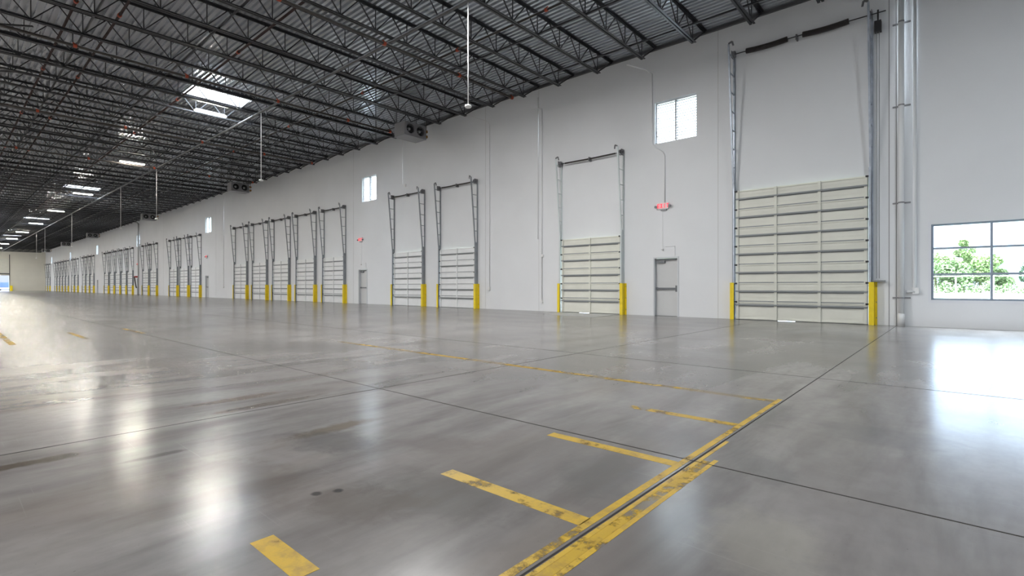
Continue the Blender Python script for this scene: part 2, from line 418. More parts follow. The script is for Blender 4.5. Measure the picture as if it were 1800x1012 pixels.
for a, b, t in (((-22.74,1.02), (-21.9,2.01), 'at the edge of the view'), ((-27.6,1.39), (-27.02,1.99), 'behind the other one')):
    tag(MB().bar((a[0],a[1],9.3), (b[0],b[1],9.3), .05, .05).build('cross_brace', M['joist']), 'short dark brace bar set askew between two joists, ' + t, 'brace', kind='thing')

# ================================================================ PIPES UNDER THE ROOF
def pipe_thing(name, pts, r, m, label, cat, couplings=(), n=10):
    t = thing(name, pts[0], label, cat)
    o = Vector(pts[0]); MB().tube([Vector(p)-o for p in pts], r, n).build('pipe', m, t, True)
    d = (Vector(pts[1])-o).normalized()
    for c in couplings:
        q = Vector(c)-o
        cc = MB(); cc.tube([q-d*.05, q+d*.05], r+.022, n); cc.bar(q-d*.04+Vector((0,0,r)), q-d*.04+Vector((0,0,r+.035)), .05)
        cc.build('coupling', M['coupling'], t)
    return t
pipe_thing('roof_conduit', [(-1.5,9.87,9.13), (XF+1,9.87,9.13)], .045, M['pipe'], 'pale grey pipe running the length of the roof, carrying the white drop rods', 'pipe')
zb = DECK-.985
for x, t, y0 in ((-13.95,'first from the big drive-in door',15.9), (-21.7,'ending at the first fan unit',15.3), (-31.0,'just past the first skylight',15.9), (-40.2,'second past the first skylight',15.9)):
    pipe_thing('sprinkler_branch', [(x,-1,zb), (x,y0,zb)], .05, M['dpipe'], 'dark sprinkler pipe hung under a joist toward the wall, ' + t, 'sprinkler pipe',
               [(x, yy, zb) for yy in (y0-.03, 12.9, 9.6, 6.2, 3.0)])
for y, z, m, t in ((12.3,9.55,'dpipe','over the dock door side'), (2.72,9.5,'rpipe','over the middle of the hall'), (3.75,9.5,'rpipe','second over the middle of the hall'), (7.2,9.55,'rpipe','behind the strip lights')):
    pipe_thing('sprinkler_main', [(-2.5,y,z), (XF+1,y,z)], .038, M[m], 'dark reddish sprinkler pipe threading lengthwise through the joists, ' + t, 'sprinkler pipe',
               [(xx, y, z) for xx in (-9.4,-13.4,-19.5,-26.5,-34.,-43.)], 8)

# ================================================================ LAMPS, SKYLIGHTS, RODS
def make_lamp(loc, label):
    r = thing('strip_light', loc, label, 'light', 'strip lights under the roof')
    h = MB(); h.box(-.09, .09, -.66, .66, 0, .05); h.box(-.06, .06, -.6, .6, .05, .09)
    h.build('housing', M['white'], r)
    MB().box(-.055, .055, -.63, .63, -.03, -.001).build('lens', M['lens'], r)
    hw = MB(); hw.tube([(0,-.5,.09), (0,-.5,.9)], .006, 5); hw.tube([(0,.5,.09), (0,.5,.9)], .006, 5)
    hw.build('hanger', M['dark'], r)
    return r
LX = [-25.67,-39.7,-56.2,-71.1,-87.2,-102.6,-118,-133.2,-148.4,-161.5]
ordn = ['first','second','third','fourth','fifth','sixth','seventh','eighth','ninth','tenth']
L0 = make_lamp((LX[0],8.3,9.02), 'glowing strip light below the largest skylight, first of its row')
for i, x in enumerate(LX[1:]):
    copy_tree(L0, (x,8.3,9.02), 'glowing strip light hung under the roof, %s of its row counted from the largest skylight' % ordn[i+1])
def make_skylight(x, label):
    r = thing('skylight', (x,(SKY0+SKY1)/2,DECK), label, 'skylight', 'skylights in the roof deck')
    a, b = SKX, (SKY1-SKY0)/2; c = MB(); z0, z1 = -.03, .32
    c.box(-a-.04,-a,-b-.04,b+.04,z0,z1); c.box(a,a+.04,-b-.04,b+.04,z0,z1); c.box(-a,a,-b-.04,-b,z0,z1); c.box(-a,a,b,b+.04,z0,z1)
    c.build('curb_frame', M['white'], r)
    d = MB(); k = 8
    for i in range(k):
        for j in range(k):
            def P(u, v):
                X = -a-.03+(2*a+.06)*u; Y = -b-.03+(2*b+.06)*v
                return (X, Y, z1+.001+.18*(1-(2*u-1)**4)*(1-(2*v-1)**4))
            d.quad(P(i/k,j/k), P((i+1)/k,j/k), P((i+1)/k,(j+1)/k), P(i/k,(j+1)/k))
    d.build('dome_pane', M['dome'], r, True)
    return r
S0 = make_skylight(SKY[0], 'bright rectangular skylight, largest and first in the roof deck')
for i, x in enumerate(SKY[1:]):
    copy_tree(S0, (x,(SKY0+SKY1)/2,DECK), 'bright rectangular skylight, %s in line along the roof deck' % ordn[i+1])
def make_rod(x, z, label):
    x *= .9715; z = 1.1+(z-1.1)*.9715
    r = thing('drop_rod', (x,9.87,z), label, 'hanging sensor', 'drop rods with discs')
    MB().tube([(0,0,.05), (0,0,9.075-z)], .016, 8).build('rod', M['white'], r, True)
    MB().tube([(0,0,-.045), (0,0,-.03), (0,0,0), (0,0,.03), (0,0,.06)], [.03,.075,.10,.095,.02], 16).build('disc', M['white'], r, True)
    return r
for i, (x, z) in enumerate(((-10.61,6.3), (-24.75,6.12), (-42.0,5.8), (-52.4,5.9), (-75.5,5.63), (-97.0,6.0), (-106.2,5.4))):
    make_rod(x, z, 'thin white rod with a disc hanging from the roof, %s from the big door' % ordn[i])

# ================================================================ FAN UNITS
def make_unit(label):
    r = thing('fan_unit', (0,15.74,8.55), label, 'fan unit', 'twin fan units at the roof edge')
    Wy, Dx, H = .66, .84, .65
    h = MB(); h.box(-Dx,-.012,-Wy,Wy,0,.012); h.box(-Dx,-.012,-Wy,Wy,H-.012,H); h.box(-Dx,-.012,-Wy,-Wy+.012,0,H); h.box(-Dx,-.012,Wy-.012,Wy,0,H); h.box(-Dx,-Dx+.012,-Wy,Wy,0,H)
    h.box(-Dx-.02,.01,-Wy-.01,Wy+.01,-.03,0)
    h.build('housing', M['unit'], r)
    # front plate with two round openings
    f = MB(); R_ = .235; k = 32
    for s in (-1, 1):
        cy = s*.315; y0, y1 = (-Wy, 0) if s < 0 else (0, Wy)
        def edge(t):
            c, q = math.cos(t), math.sin(t)
            ty = ((y1-cy)/c if c > 0 else (y0-cy)/c) if abs(c) > 1e-6 else 1e9
            tz = ((H-H*.5)/q if q > 0 else (0-H*.5)/q) if abs(q) > 1e-6 else 1e9
            u = min(ty, tz); return (0, cy+c*u, H*.5+q*u)
        for i in range(k):
            a, b = 2*PI*i/k, 2*PI*(i+1)/k
            ca = (0, cy+R_*math.cos(a), H*.5+R_*math.sin(a)); cb = (0, cy+R_*math.cos(b), H*.5+R_*math.sin(b))
            f.quad(ca, edge(a), edge(b), cb)
            f.quad((-.10,ca[1],ca[2]), ca, cb, (-.10,cb[1],cb[2]))
        for t in (PI/4, 3*PI/4, 5*PI/4, 7*PI/4): pass
    f.build('front_plate', M['unit'], r)
    MB().box(-.5,-.45,-Wy+.02,Wy-.02,.02,H-.02).build('coil_core', M['unitdark'], r)
    for s in (-1, 1):
        cy = s*.315; b = MB()
        for q in range(4):
            a = q*PI/2+.35; c0 = Vector((-.12,cy,H*.5))
            p1 = c0+Vector((.0,math.cos(a)*.05,math.sin(a)*.05)); p2 = c0+Vector((0,math.cos(a)*.21,math.sin(a)*.21))
            tn = Vector((.45,-math.sin(a),math.cos(a))).normalized()
            b.hexa([p1-tn*.03-Vector((.003,0,0)), p1+tn*.03-Vector((.003,0,0)), p2+tn*.075-Vector((.003,0,0)), p2-tn*.075-Vector((.003,0,0)),
                    p1-tn*.03, p1+tn*.03, p2+tn*.075, p2-tn*.075])
        fb = b.build('fan_blade', M['unitdark'], r)
        MB().tube([(-.2,cy,H*.5), (-.10,cy,H*.5), (-.085,cy,H*.5)], [.075,.075,.04], 16).build('hub', M['fanhub'], fb, True)
        g = MB()
        for q in (1, .6): g.tube([(.012,cy+math.cos(2*PI*i/24)*R_*q,H*.5+math.sin(2*PI*i/24)*R_*q) for i in range(25)], .004, 4, False)
        for q in range(3):
            a = q*PI/3; g.tube([(.012,cy-math.cos(a)*R_,H*.5-math.sin(a)*R_), (.012,cy+math.cos(a)*R_,H*.5+math.sin(a)*R_)], .004, 4)
        g.build('fan_grille', M['drum'], r)
    hg = MB()
    for x, yy in ((-.05,-.6), (-.85,-.6), (-.05,.6), (-.85,.6)): hg.tube([(x,yy,H), (x,yy,DECK-8.55-.02)], .010, 6)
    hg.build('hanger', M['dark'], r)
    v = MB(); v.tube([(-.2,Wy,.54), (-.2,Wy+.16,.54), (-.2,Wy+.16,.1), (-.2,Wy,.1)], .022, 8); v.tube([(-.2,Wy+.16,.54), (-.2,Wy+.16,1.0)], .022, 8)
    v.build('supply_pipe', M['dpipe'], r)
    q = MB(); q.box(-.26,-.14,Wy+.10,Wy+.22,.40,.52); q.box(-.26,-.14,Wy+.10,Wy+.22,.14,.26); q.build('valve', M['brass'], r)
    return r
UX = [-6.55-1.83*k+.99 for k in (8,20,34,51,64,78)]
U0 = make_unit('grey twin fan unit at the roof edge, largest and first of the row'); U0.location.x = UX[0]
for i, x in enumerate(UX[1:]):
    copy_tree(U0, (x,15.74,8.55), 'grey twin fan unit at the roof edge, %s counting from the large window' % ordn[i+1])

# ================================================================ OVERHEAD DOORS
def make_overhead(label, w, h, ztop, nsec, stiles, pm, tm, springs, lean, group=None, detail=True, shaft_m='spring', leak=False):
    r = thing('overhead_door', (0, D, 0), label, 'overhead door', group)
    hh = h/nsec; y1, y0 = -.045, -.088
    for i in range(nsec):
        z0 = i*hh+(.012 if i == 0 else .0005); z1 = (i+1)*hh
        s = MB(); s.box(-w/2, w/2, y0, y1, z0, z1)
        s.box(-w/2, w/2, y0-.022, y0, z0+.016, z0+.05); s.box(-w/2, w/2, y0-.022, y0, z1-.05, z1-.016)
        s.box(-w/2, w/2, y0-.006, y0, z0+.13, z0+.145); s.box(-w/2, w/2, y0-.006, y0, z1-.15, z1-.135)
        so = s.build('door_section', M[pm], r)
        if i == 0:
            for a, b in ([(-w/2, -.55), (-.05, w/2)] if leak else [(-w/2, w/2)]): MB().box(a, b, y0+.008, y1-.008, .001, z0+.01).build('bottom_seal', M['dark'], so)
        zs = [z0+.46] if i == 0 else [z0+hh*.5]
        for z in zs:
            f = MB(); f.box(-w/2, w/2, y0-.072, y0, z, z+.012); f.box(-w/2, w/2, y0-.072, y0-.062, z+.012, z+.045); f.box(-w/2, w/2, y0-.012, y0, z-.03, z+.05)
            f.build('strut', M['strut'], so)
        for x in [-w/2+.05]+list(stiles)+[w/2-.05]:
            MB().box(x-.04, x+.04, y0-.045, y0-.001, z0+.002, z1-.002).build('stile', M[pm], so)
        if detail:
            for x in (-w/2+.02, w/2-.02):
                MB().box(x-.03, x+.03, y0-.075, y0-.028, z1-.05, z1).tube([(x-.08 if x < 0 else x+.02,y0-.055,z1-.025), (x-.02 if x < 0 else x+.08,y0-.055,z1-.025)], .022, 8).build('roller_hinge', M['dark'], so)
        if i: MB().box(-w/2, w/2, y0-.020, y0+.002, z0-.0155, z0+.0155).build('joint_shadow', M['strut'], so)  # dark strip painting in the shadow line between two sections
    zk = h+.22
    for sd in (-1, 1):
        xo = sd*(w/2+.055); t = MB()
        # lower plate + track channel
        t.box(xo-.004+sd*.03, xo+.004+sd*.03, -.18, -.002, 0, zk); t.box(min(xo-sd*.01, xo+sd*.06), max(xo-sd*.01, xo+sd*.06), -.012, -.002, 0, ztop-.25)
        t.box(min(xo-sd*.03, xo+sd*.035), max(xo-sd*.03, xo+sd*.035), -.18, -.172, 0, zk)
        # leaning rail
        a = (xo+sd*.01, -.15, zk-.12); b = (xo+sd*.01, -.15-lean, ztop)
        t.bar(a, b, .055, .05, (1,0,0))
        t.bar((xo+sd*.03,-.03,zk-.1), (xo+sd*.03,-.03,ztop-.22), .05, .05, (1,0,0))
        nr = max(5, int((ztop-zk)/.62)); 
        for q in range(1, nr+1):
            u = (q+.15)/(nr+.6); z = zk-.12+(ztop-zk+.12)*u
            t.bar((xo+sd*.02,-.03,z), (xo+sd*.02,-.15-lean*u,z), .035, .03)
        t.build('track_frame', M[tm], r)
        # drum and bearing plate at the head
        MB().tube([(xo+sd*.02,-.16,ztop-.18), (xo-sd*.05,-.16,ztop-.18)], .11, 20).build('cable_drum', M['drum'], r)
        bp = MB(); bp.box(xo+sd*.045-.004, xo+sd*.045+.004, -.25, -.002, ztop-.30, ztop-.06); 
        bp.build('end_bracket', M['drum'], r); bp = MB()
        bp.bar((xo+sd*.01,-.17-lean,ztop), (xo-sd*.10,-.17-lean+.02,ztop+.06), .03, .05); bp.bar((xo-sd*.10,-.15-lean,ztop+.06), (xo-sd*.13,-.13-lean,ztop-.08), .03, .05)
        bp.build('track_stop', M['drum'], r)
    zs_ = ztop-.18
    MB().tube([(-w/2-.13,-.16,zs_), (w/2+.13,-.16,zs_)], .016, 8).build('torsion_shaft', M['dark'], r)
    for (a, b, rr) in springs:
        sp_ = MB(); n = max(8, int((b-a)/.028)); pts = []
        rad = []
        for i in range(n*2+1):
            u = i/n-1; pts.append((a+(b-a)*i/(n*2), -.16, zs_-.03*(1-u*u)*(1 if rr > .05 else .4))); rad.append(rr if i % 2 else rr*.90)
        sp_.tube(pts, rad, 12).build('torsion_spring', M[shaft_m], r)
    for x in {0.0}:
        MB().box(x-.02, x+.02, -.19, -.002, zs_-.10, zs_+.06).build('bearing_bracket', M['drum'], r)
    return r
def guard_proto(side, m='yellow'):
    # steel angle guarding a track: side -1 = low x jamb, +1 = high x jamb
    r = thing('track_guard', (0, D, 0), 'x', 'track guard', 'yellow track guards')
    g = MB(); s = side
    g.box(min(0, s*.012), max(0, s*.012), -.22, -.002, 0, 1.22); g.box(min(s*.012, -s*.11), max(s*.012, -s*.11), -.232, -.22, 0, 1.22)
    g.box(min(0, s*.07), max(0, s*.07), -.02, -.002, 0, 1.22)
    g.build('guard_plate', M[m], r)
    b = MB()
    for z in (.2, .65, 1.1): b.tube([(s*.05,-.022,z), (s*.05,-.034,z)], .014, 6)
    b.build('anchor_bolt', M['drum'], r)
    return r
G = {-1: None, 1: None}
def add_guards(x, w, door_label):
    for sd in (-1, 1):
        loc = (x+sd*(w/2+.14), D, 0); lab = 'yellow guard at the %s jamb, %s' % ('window-side' if sd > 0 else 'far-end', door_label)
        if G[sd] is None: G[sd] = guard_proto(sd); G[sd].location = loc; G[sd]['label'] = lab
        else: copy_tree(G[sd], loc, lab)

# the tall drive-in door
bx, bw, bh = BIG
bd = make_overhead('tall cream drive-in overhead door with galvanised tracks, widest on the wall', bw, bh, 9.0, 7, [-bw/6, bw/6], 'door_c', 'trackg', [(-1.47,-.25,.088), (.17,1.36,.088)], .48, leak=True)
bd.location.x = bx
MB().tube([(bw/2+.1,-.16,8.82), (bw/2+.42,-.16,8.82)], .016, 8).build('shaft_extension', M['dark'], bd)
ch = MB(); ch.tube([(bw/2+.24,-.16,8.9), (bw/2+.24,-.16,8.55)], .022, 8); ch.box(bw/2+.16,bw/2+.32,-.24,-.06,8.28,8.58); ch.build('chain_operator', M['dark'], bd)
cn = MB(); cn.tube([(bw/2+.27,-.15,8.3), (bw/2+.27,-.15,1.32)], .009, 6); cn.tube([(bw/2+.21,-.15,8.3), (bw/2+.21,-.15,1.32)], .009, 6); cn.box(bw/2+.12,bw/2+.40,-.17,-.002,1.23,1.27); cn.build('hand_chain', M['strut'], bd)
add_guards(bx, bw, 'tall cream drive-in overhead door')
gx, gw, gh = GRADE
gd = make_overhead('cream overhead door with white tracks and a bright plate at its foot', gw, gh, 6.48, 5, [0], 'door_c', 'trackw', [(-1.2,1.2,.032)], .30, leak=True)
gd.location.x = gx
add_guards(gx, gw, 'cream door with white tracks')
pl = MB(); pl.hexa([(-12.25,15.75,0), (-9.75,15.45,0), (-9.72,D-.37,0), (-12.5,D-.37,0), (-12.25,15.78,.012), (-9.77,15.48,.012), (-9.72,D-.37,.012), (-12.5,D-.37,.012)])
tag(pl.build('dock_plate', M['steelplate']), 'pale flat plate on the floor before the white-tracked door', 'dock plate', kind='thing')

bank_names = ['pair beside the wall conduits','five between two exit doors','three past the third high window','two past the far bank of three',
              'long five beside the pipe riser','three past the long bank','two before the last five','last bank of five','last two by the end wall']
proto = None
for bi, bank in enumerate(BANKS):
    for i, x in enumerate(bank):
        lab = 'white dock door with grey tracks, %s of the %s' % (ordn[i], bank_names[bi])
        if proto is None:
            proto = make_overhead(lab, 2.62, 3.05, 6.46, 5, [0], 'door_w', 'track', [(-1.12,-.05,.034), (.05,1.12,.034)], .30, 'white dock doors'); proto.location.x = x
        else: copy_tree(proto, (x, D, 0), lab, 'white dock doors')
        add_guards(x, 2.62, '%s of %s' % (ordn[i], bank_names[bi]))

# ================================================================ MAN DOORS + EXIT SIGNS
def man_door(x, n, label):
    r = bpy.data.objects.new('door_%d' % n, None); COL.objects.link(r); r.location = (x, D, 0); struct(r, label, 'door')
    f = MB(); f.box(-.49,-.44,-.02,.24,0,2.18); f.box(.44,.49,-.02,.24,0,2.18); f.box(-.44,.44,-.02,.24,2.13,2.18)
    f.build('door_frame', M['frame'], r)
    lf = MB().box(-.435,.435,.14,.185,.008,2.125).build('door_leaf', M['leaf'], r)
    b = MB(); b.box(-.40,.36,.075,.125,.98,1.05); b.box(-.42,-.36,.08,.14,.97,1.06); b.box(.33,.41,.07,.14,.90,1.13)
    b.build('push_bar', M['bar'], lf)
    c = MB(); c.box(-.38,-.08,.08,.14,1.96,2.04); c.bar((-.1,.10,2.06), (.38,.10,2.09), .035, .02); c.box(-.40,.42,.10,.14,2.07,2.12); c.build('door_closer', M['bar'], lf)
    MB().box(-.44,.44,.02,.24,.0,.012).build('threshold', M['bar'], r)
    return r
mt = ['grey steel exit door under the largest lit exit sign', 'grey steel exit door between the pair and the bank of five', 'small grey exit door before the far bank of three',
      'narrow grey exit door by the red hose and pipe riser', 'last small grey exit door along the dock wall']
for i, x in enumerate(MAN): man_door(x, i+1, mt[i])
def letters(m, word, h, depth):      # EXIT as stroked block letters, in the local x-z plane
    w_, gap, t = h*.55, h*.22, h*.17
    tot = len(word)*w_+(len(word)-1)*gap; x = -tot/2
    for c in word:
        a, b = x, x+w_
        if c == 'I':
            m.box((a+b)/2-t/2, (a+b)/2+t/2, -depth, 0, -h/2, h/2)
        elif c == 'E':
            m.box(a, a+t, -depth, 0, -h/2, h/2)
            for z in (-h/2, -t/2, h/2-t): m.box(a+t, b, -depth, 0, z, z+t)
        elif c == 'T':
            m.box((a+b)/2-t/2, (a+b)/2+t/2, -depth, 0, -h/2, h/2-t); m.box(a, b, -depth, 0, h/2-t, h/2)
        elif c == 'X':
            m.bar((a+t/2,-depth/2,-h/2), (b-t/2,-depth/2,h/2), t, depth, (0,1,0)); m.bar((a+t/2,-depth/2,h/2), (b-t/2,-depth/2,-h/2), t, depth, (0,1,0))
        x = b+gap
def exit_sign(loc, label):
    r = thing('exit_sign', loc, label, 'exit sign', 'lit exit signs')
    MB().box(-.19,.19,-.07,0,-.12,.12).build('sign_box', M['white'], r)
    MB().box(-.175,.175,-.074,-.0701,-.105,.105).build('sign_face', M['exitface'], r)
    l = MB(); letters(l, 'EXIT', .155, .008); o = l.build('lettering', M['exitred'], r); o.location = (0,-.0745,0)
    for s in (-1, 1):
        h = MB(); h.tube([(s*.20,-.05,-.02), (s*.27,-.06,-.01)], .015, 8); h.tube([(s*.27,-.03,-.01), (s*.27,-.11,-.03), (s*.27,-.12,-.03)], [.03,.05,.05], 14); h.build('lamp_head', M['bar'], r)
    MB().box(-.10,.12,-.06,-.002,-.17,-.12).build('battery_box', M['unit'], r)
    return r
E0 = exit_sign((-8.09,D,4.06), 'red lit EXIT sign with twin lamp heads above the first exit door')
for x, t in ((-28.2,'second exit door'), (-55.75,'third exit door'), (-81.7,'fourth exit door by the pipe riser')):
    copy_tree(E0, (x,D,4.05), 'red lit EXIT sign above the ' + t)
def contact(x, n, lab):
    r = thing('door_alarm_conduit', (x,D,2.2), lab, 'conduit')
    c = MB(); c.tube([(.35,-.015,0), (.35,-.015,.36), (-.02,-.015,.36)], .012, 6); c.tube([(-.12,-.02,1.66), (-.12,-.02,.30)], .005, 5); c.build('tube', M['whitepipe'], r)
    MB().tube([(-.10,-.03,.27), (-.10,-.08,.25), (-.10,-.09,.24)], [.03,.045,.03], 10).build('sensor', M['white'], r)
contact(-8.01, 1, 'thin white wire and sensor above the first exit door')
contact(-28.02, 2, 'thin white wire and sensor above the second exit door')

# ================================================================ WINDOWS
def clerestory(x, n, label):
    r = bpy.data.objects.new('window_%d' % n, None); COL.objects.link(r); r.location = (x, D, 6.40); struct(r, label, 'window')
    f = MB(); W, H = .78, 1.53
    f.box(-W,-W+.04,.10,.20,0,H); f.box(W-.04,W,.10,.20,0,H); f.box(-W+.04,W-.04,.10,.20,0,.04); f.box(-W+.04,W-.04,.10,.20,H-.04,H)
    f.build('window_frame', M['sill'], r)
    MB().box(-.025,.025,.05,.20,.04,H-.04).build('mullion', M['unit'], r)
    s = MB()
    for i in range(15):
        z = .10+i*.096
        s.hexa([(-W+.05,.105,z-.013), (W-.05,.105,z-.013), (W-.05,.14,z-.009), (-W+.05,.14,z-.009), (-W+.05,.105,z+.013), (W-.05,.105,z+.013), (W-.05,.14,z+.017), (-W+.05,.14,z+.017)])
    s.build('blind_slats', M['blind'], r)
    MB().box(-W+.03,W-.03,.17,.176,.03,H-.03).build('pane', M['frost'], r)
    return r
cl = ['high slatted window over the first exit door', 'high slatted window between the pair and the bank of five doors', 'high bright window before the far bank of three',
      'high bright window beside the pipe riser', 'high narrow bright window over the farther docks', 'sixth high bright window along the wall', 'last high bright window near the end wall']
for i, x in enumerate(CLER): clerestory(x, i+1, cl[i])
# large ground window
wx0, wx1, wz0, wz1 = WIN
r = bpy.data.objects.new('window_8', None); COL.objects.link(r); r.location = (wx0, D, wz0); struct(r, 'large clear window with grey mullions looking out on trees', 'window')
W, H = wx1-wx0, wz1-wz0
f = MB(); f.box(0,.05,.06,.16,0,H); f.box(W-.05,W,.06,.16,0,H); f.box(.05,W-.05,.06,.16,0,.05); f.box(.05,W-.05,.06,.16,H-.05,H)
f.build('window_frame', M['alum'], r)
xm = [1.19*k for k in range(1, 5)] if W < 6.1 else []
for x in xm: MB().box(x-.025,x+.025,.05,.16,.05,H-.05).build('mullion', M['alum'], r)
for z in (.69, 1.385):
    tr = MB(); ed = [.05]+[v for x in xm for v in (x-.025, x+.025)]+[W-.05]
    for a, b in zip(ed[::2], ed[1::2]): tr.box(a, b, .055, .155, z-.025, z+.025)
    tr.build('transom', M['alum'], r)
MB().box(.04,W-.04,.11,.116,.04,H-.04).build('pane', M['glass'], r)
t = MB(); t.box(-.06,0,-.012,.05,-.06,H+.06); t.box(0,W,-.012,.05,-.07,0); t.build('window_trim', M['sill'], r)

# ================================================================ WALL PIPES AND CONDUITS
t = thing('downpipe', (-1.13, D, 0), 'thick white downpipe running up the wall beside the drive-in door', 'pipe')
MB().tube([(0,-.13,0), (0,-.13,10.0)], .066, 20).build('pipe', M['whitepipe'], t, True)
MB().tube([(0,-.13,0), (0,-.13,.33), (0,-.13,.35)], [.080,.080,.068], 20).build('pipe_collar', M['whitepipe'], t, True)
for z in (.78, 3.41, 6.1, 8.4):
    MB().box(-.20,.20,-.035,-.002,z-.02,z+.02).tube([(0,-.13,z-.02), (0,-.13,z+.02)], .072, 20).build('pipe_strap', M['unit'], t)
def conduit(name, pts, r_, label, ends=()):
    o = thing(name, pts[0], label, 'conduit'); q = Vector(pts[0])
    MB().tube([Vector(p)-q for p in pts], r_, 8).build('tube', M['whitepipe'], o, True)
    for (e, s) in ends:
        e = Vector(e)-q; MB().box(e.x-s, e.x+s, -.08+(D-.0-q.y), D-.002-q.y, e.z-s*1.2, e.z+s*1.2).build('junction_box', M['white'], o)
    return o
y = D-.045
conduit('wall_conduit', [(-.84,y,10.0), (-.84,y,1.05), (-.84,y,.95), (-1.02,y,.95)], .042, 'white pipe dropping down and elbowing into the thick downpipe', [((-.82,y,.98), .07)])
y = D-.022
conduit('wall_conduit', [(-9.1,y-.9,9.25), (-8.72,y-.2,9.2), (-8.55,y,9.05), (-8.53,y,6.45), (-8.45,y,6.3), (-8.12,y,6.05), (-8.05,y,5.9), (-8.05,y,4.19)], .022, 'white conduit skirting the first high window down to the exit sign')
conduit('wall_conduit', [(-14.1,y-.35,8.95), (-13.76,y,8.95), (-13.76,y,8.8), (-13.76,y,.5)], .022, 'white conduit with pull box ending low on the wall', [((-13.70,y,2.45), .045), ((-13.76,y,.44), .06)])
conduit('wall_conduit', [(-13.98,y,9.5), (-13.98,y,3.2)], .014, 'slim white conduit parallel to the one with a pull box')
conduit('wall_conduit', [(-17.6,y-.8,9.3), (-17.1,y,9.1), (-16.97,y,8.9), (-16.97,y,1.05)], .017, 'slim white conduit ending in a box beside the first dock door', [((-16.97,y,.98), .06)])
conduit('wall_conduit', [(-23.9,y,9.6), (-23.9,y,6.95), (-23.6,y,6.9)], .017, 'slim white conduit dropping to the second dock door shaft', [((-23.6,y,6.85), .06)])
conduit('wall_conduit', [(-51.3,y,9.5), (-51.3,y,1.1)], .017, 'slim white conduit on the blank wall before the third high window', [((-51.3,y,1.0), .06)])
t = thing('pipe_riser', (-80.6, D-.2, 0), 'tall grey pipe riser against the wall by the long bank of five', 'pipe')
MB().tube([(0,0,0), (0,0,9.3), (0,-.4,9.7)], .08, 12).build('pipe', M['riser'], t, True)
MB().box(-.14,.14,-.14,.14,0,.03).build('base_flange', M['pipe'], t)
t = thing('hose_rack', (-81.0, D-.32, 0), 'red valve with a dark hose hanging on the wall by the riser', 'fire hose')
MB().box(-.42,-.27,-.08,.31,2.25,2.45).tube([(-.35,-.10,2.35), (-.35,-.2,2.35)], .09, 12).build('valve', M['red'], t)
MB().tube([(-.35,-.15,2.3), (-.1,-.16,1.9), (.1,-.15,1.5), (.35,-.14,1.1), (.5,-.12,.9)], .075, 8).build('hose', M['hose'], t, True)

# ================================================================ FAR DOORWAY
t = thing('overhead_door', (XF, (OY0+OY1)/2, 0), 'raised drive-in door with dark tracks in the far end wall', 'overhead door')
wd = OY1-OY0
for s in (-1, 1): MB().box(.002,.12,s*(wd/2+.06)-.06,s*(wd/2+.06)+.06,0,8.6).build('track_frame', M['dark'], t)
MB().box(.03,.08,-wd/2,wd/2,OZ+.55,7.6).build('door_panel', M['door_c'], t)
MB().box(.02,.10,-wd/2,wd/2,OZ+.35,OZ+.54).build('bottom_rail', M['dark'], t)
t = thing('track_guard', (XF, OY1+.25, 0), 'yellow guard beside the open doorway in the far end wall', 'track guard', 'yellow track guards')
MB().box(.002,.40,-.10,.32,0,1.25).build('guard_plate', M['yellow'], t)
M['truckwhite'] = mat('truck white', (.30,.31,.33), .4); M['truckblue'] = mat('truck blue', (.015,.035,.085), .4); M['purple'] = mat('grey purple siding', (.05,.05,.07), .6); M['rubber'] = mat('rubber', (.02,.02,.02), .7)
t = thing('box_truck', (XF-7.5, 9.2, 0), 'white truck parked outside the open far doorway', 'truck')
MB().box(-6,0,-1.5,.2,1.0,3.9).build('cargo_box', M['truckwhite'], t)
MB().box(-6,-.1,-1.4,.1,.7,1.0).build('chassis', M['dark'], t)
for yy in (-1.2, -.1):
    for xx in (-.9, -4.8): MB().tube([(xx,yy-.14,.45), (xx,yy+.14,.45)], .45, 18).build('wheel', M['rubber'], t)
t = thing('parked_van', (XF-13, 11.6, 0), 'blue and white van parked outside the far doorway', 'van')
vb = MB(); vb.box(-4.6,-.1,-1.0,1.0,.45,1.2); vb.box(-4.6,-1.0,-.95,.95,1.2,2.1); vb.build('van_body', M['truckblue'], t)
MB().box(-.1,.02,-1.0,1.0,.45,.75).build('bumper', M['truckwhite'], t)
for yy in (-.9, .9):
    for xx in (-.9, -3.7): MB().tube([(xx,yy-.11,.36), (xx,yy+.11,.36)], .36, 16).build('wheel', M['rubber'], t)
struct(MB().box(XF-40,XF-39.5,-10,40,-.3,9).build('wall_outside', M['purple']), 'grey purple building side beyond the far doorway', 'wall')

# ================================================================ OUTSIDE THE LARGE WINDOW
M['lawn'] = mat('lawn', (.075,.095,.05), .9, var=.3, vscale=.4)
M['gravel'] = mat('pale gravel', (.13,.127,.12), .9, var=.1, vscale=2); M['asphalt'] = mat('asphalt', (.045,.045,.047), .9, var=.1, vscale=2)
struct(MB().box(-260,140,D+.26,200,-.4,-.06).build('ground', M['lawn']), 'mown green lawn outside the window', 'ground')
struct(MB().box(-260,XF-.26,-60,D+.2,-.4,-.05).build('pavement', M['asphalt']), 'dark paved yard outside the far doorway', 'pavement')
struct(MB().box(-120,120,70,76,-.2,.35).build('road', M['gravel']), 'pale gravel road beyond the fence', 'road')
fn = thing('yard_fence', (0, 65, -.06), 'white wire fence with rails beyond the lawn', 'fence')
for i in range(-6, 15):
    MB().tube([(i*2.66,0,0), (i*2.66,0,2.16)], .045, 8).build('fence_post', M['white'], fn)
rl = MB(); rl.tube([(-17,0,2.12), (38,0,2.12)], .03, 6).build('top_rail', M['white'], fn)
def leafmat(name, c): return mat(name, c, .8, var=.3, vscale=1.5)
GM = [leafmat('leaf bright', (.15,.22,.075)), leafmat('leaf mid', (.11,.17,.065)), leafmat('leaf bluish', (.09,.15,.09))]
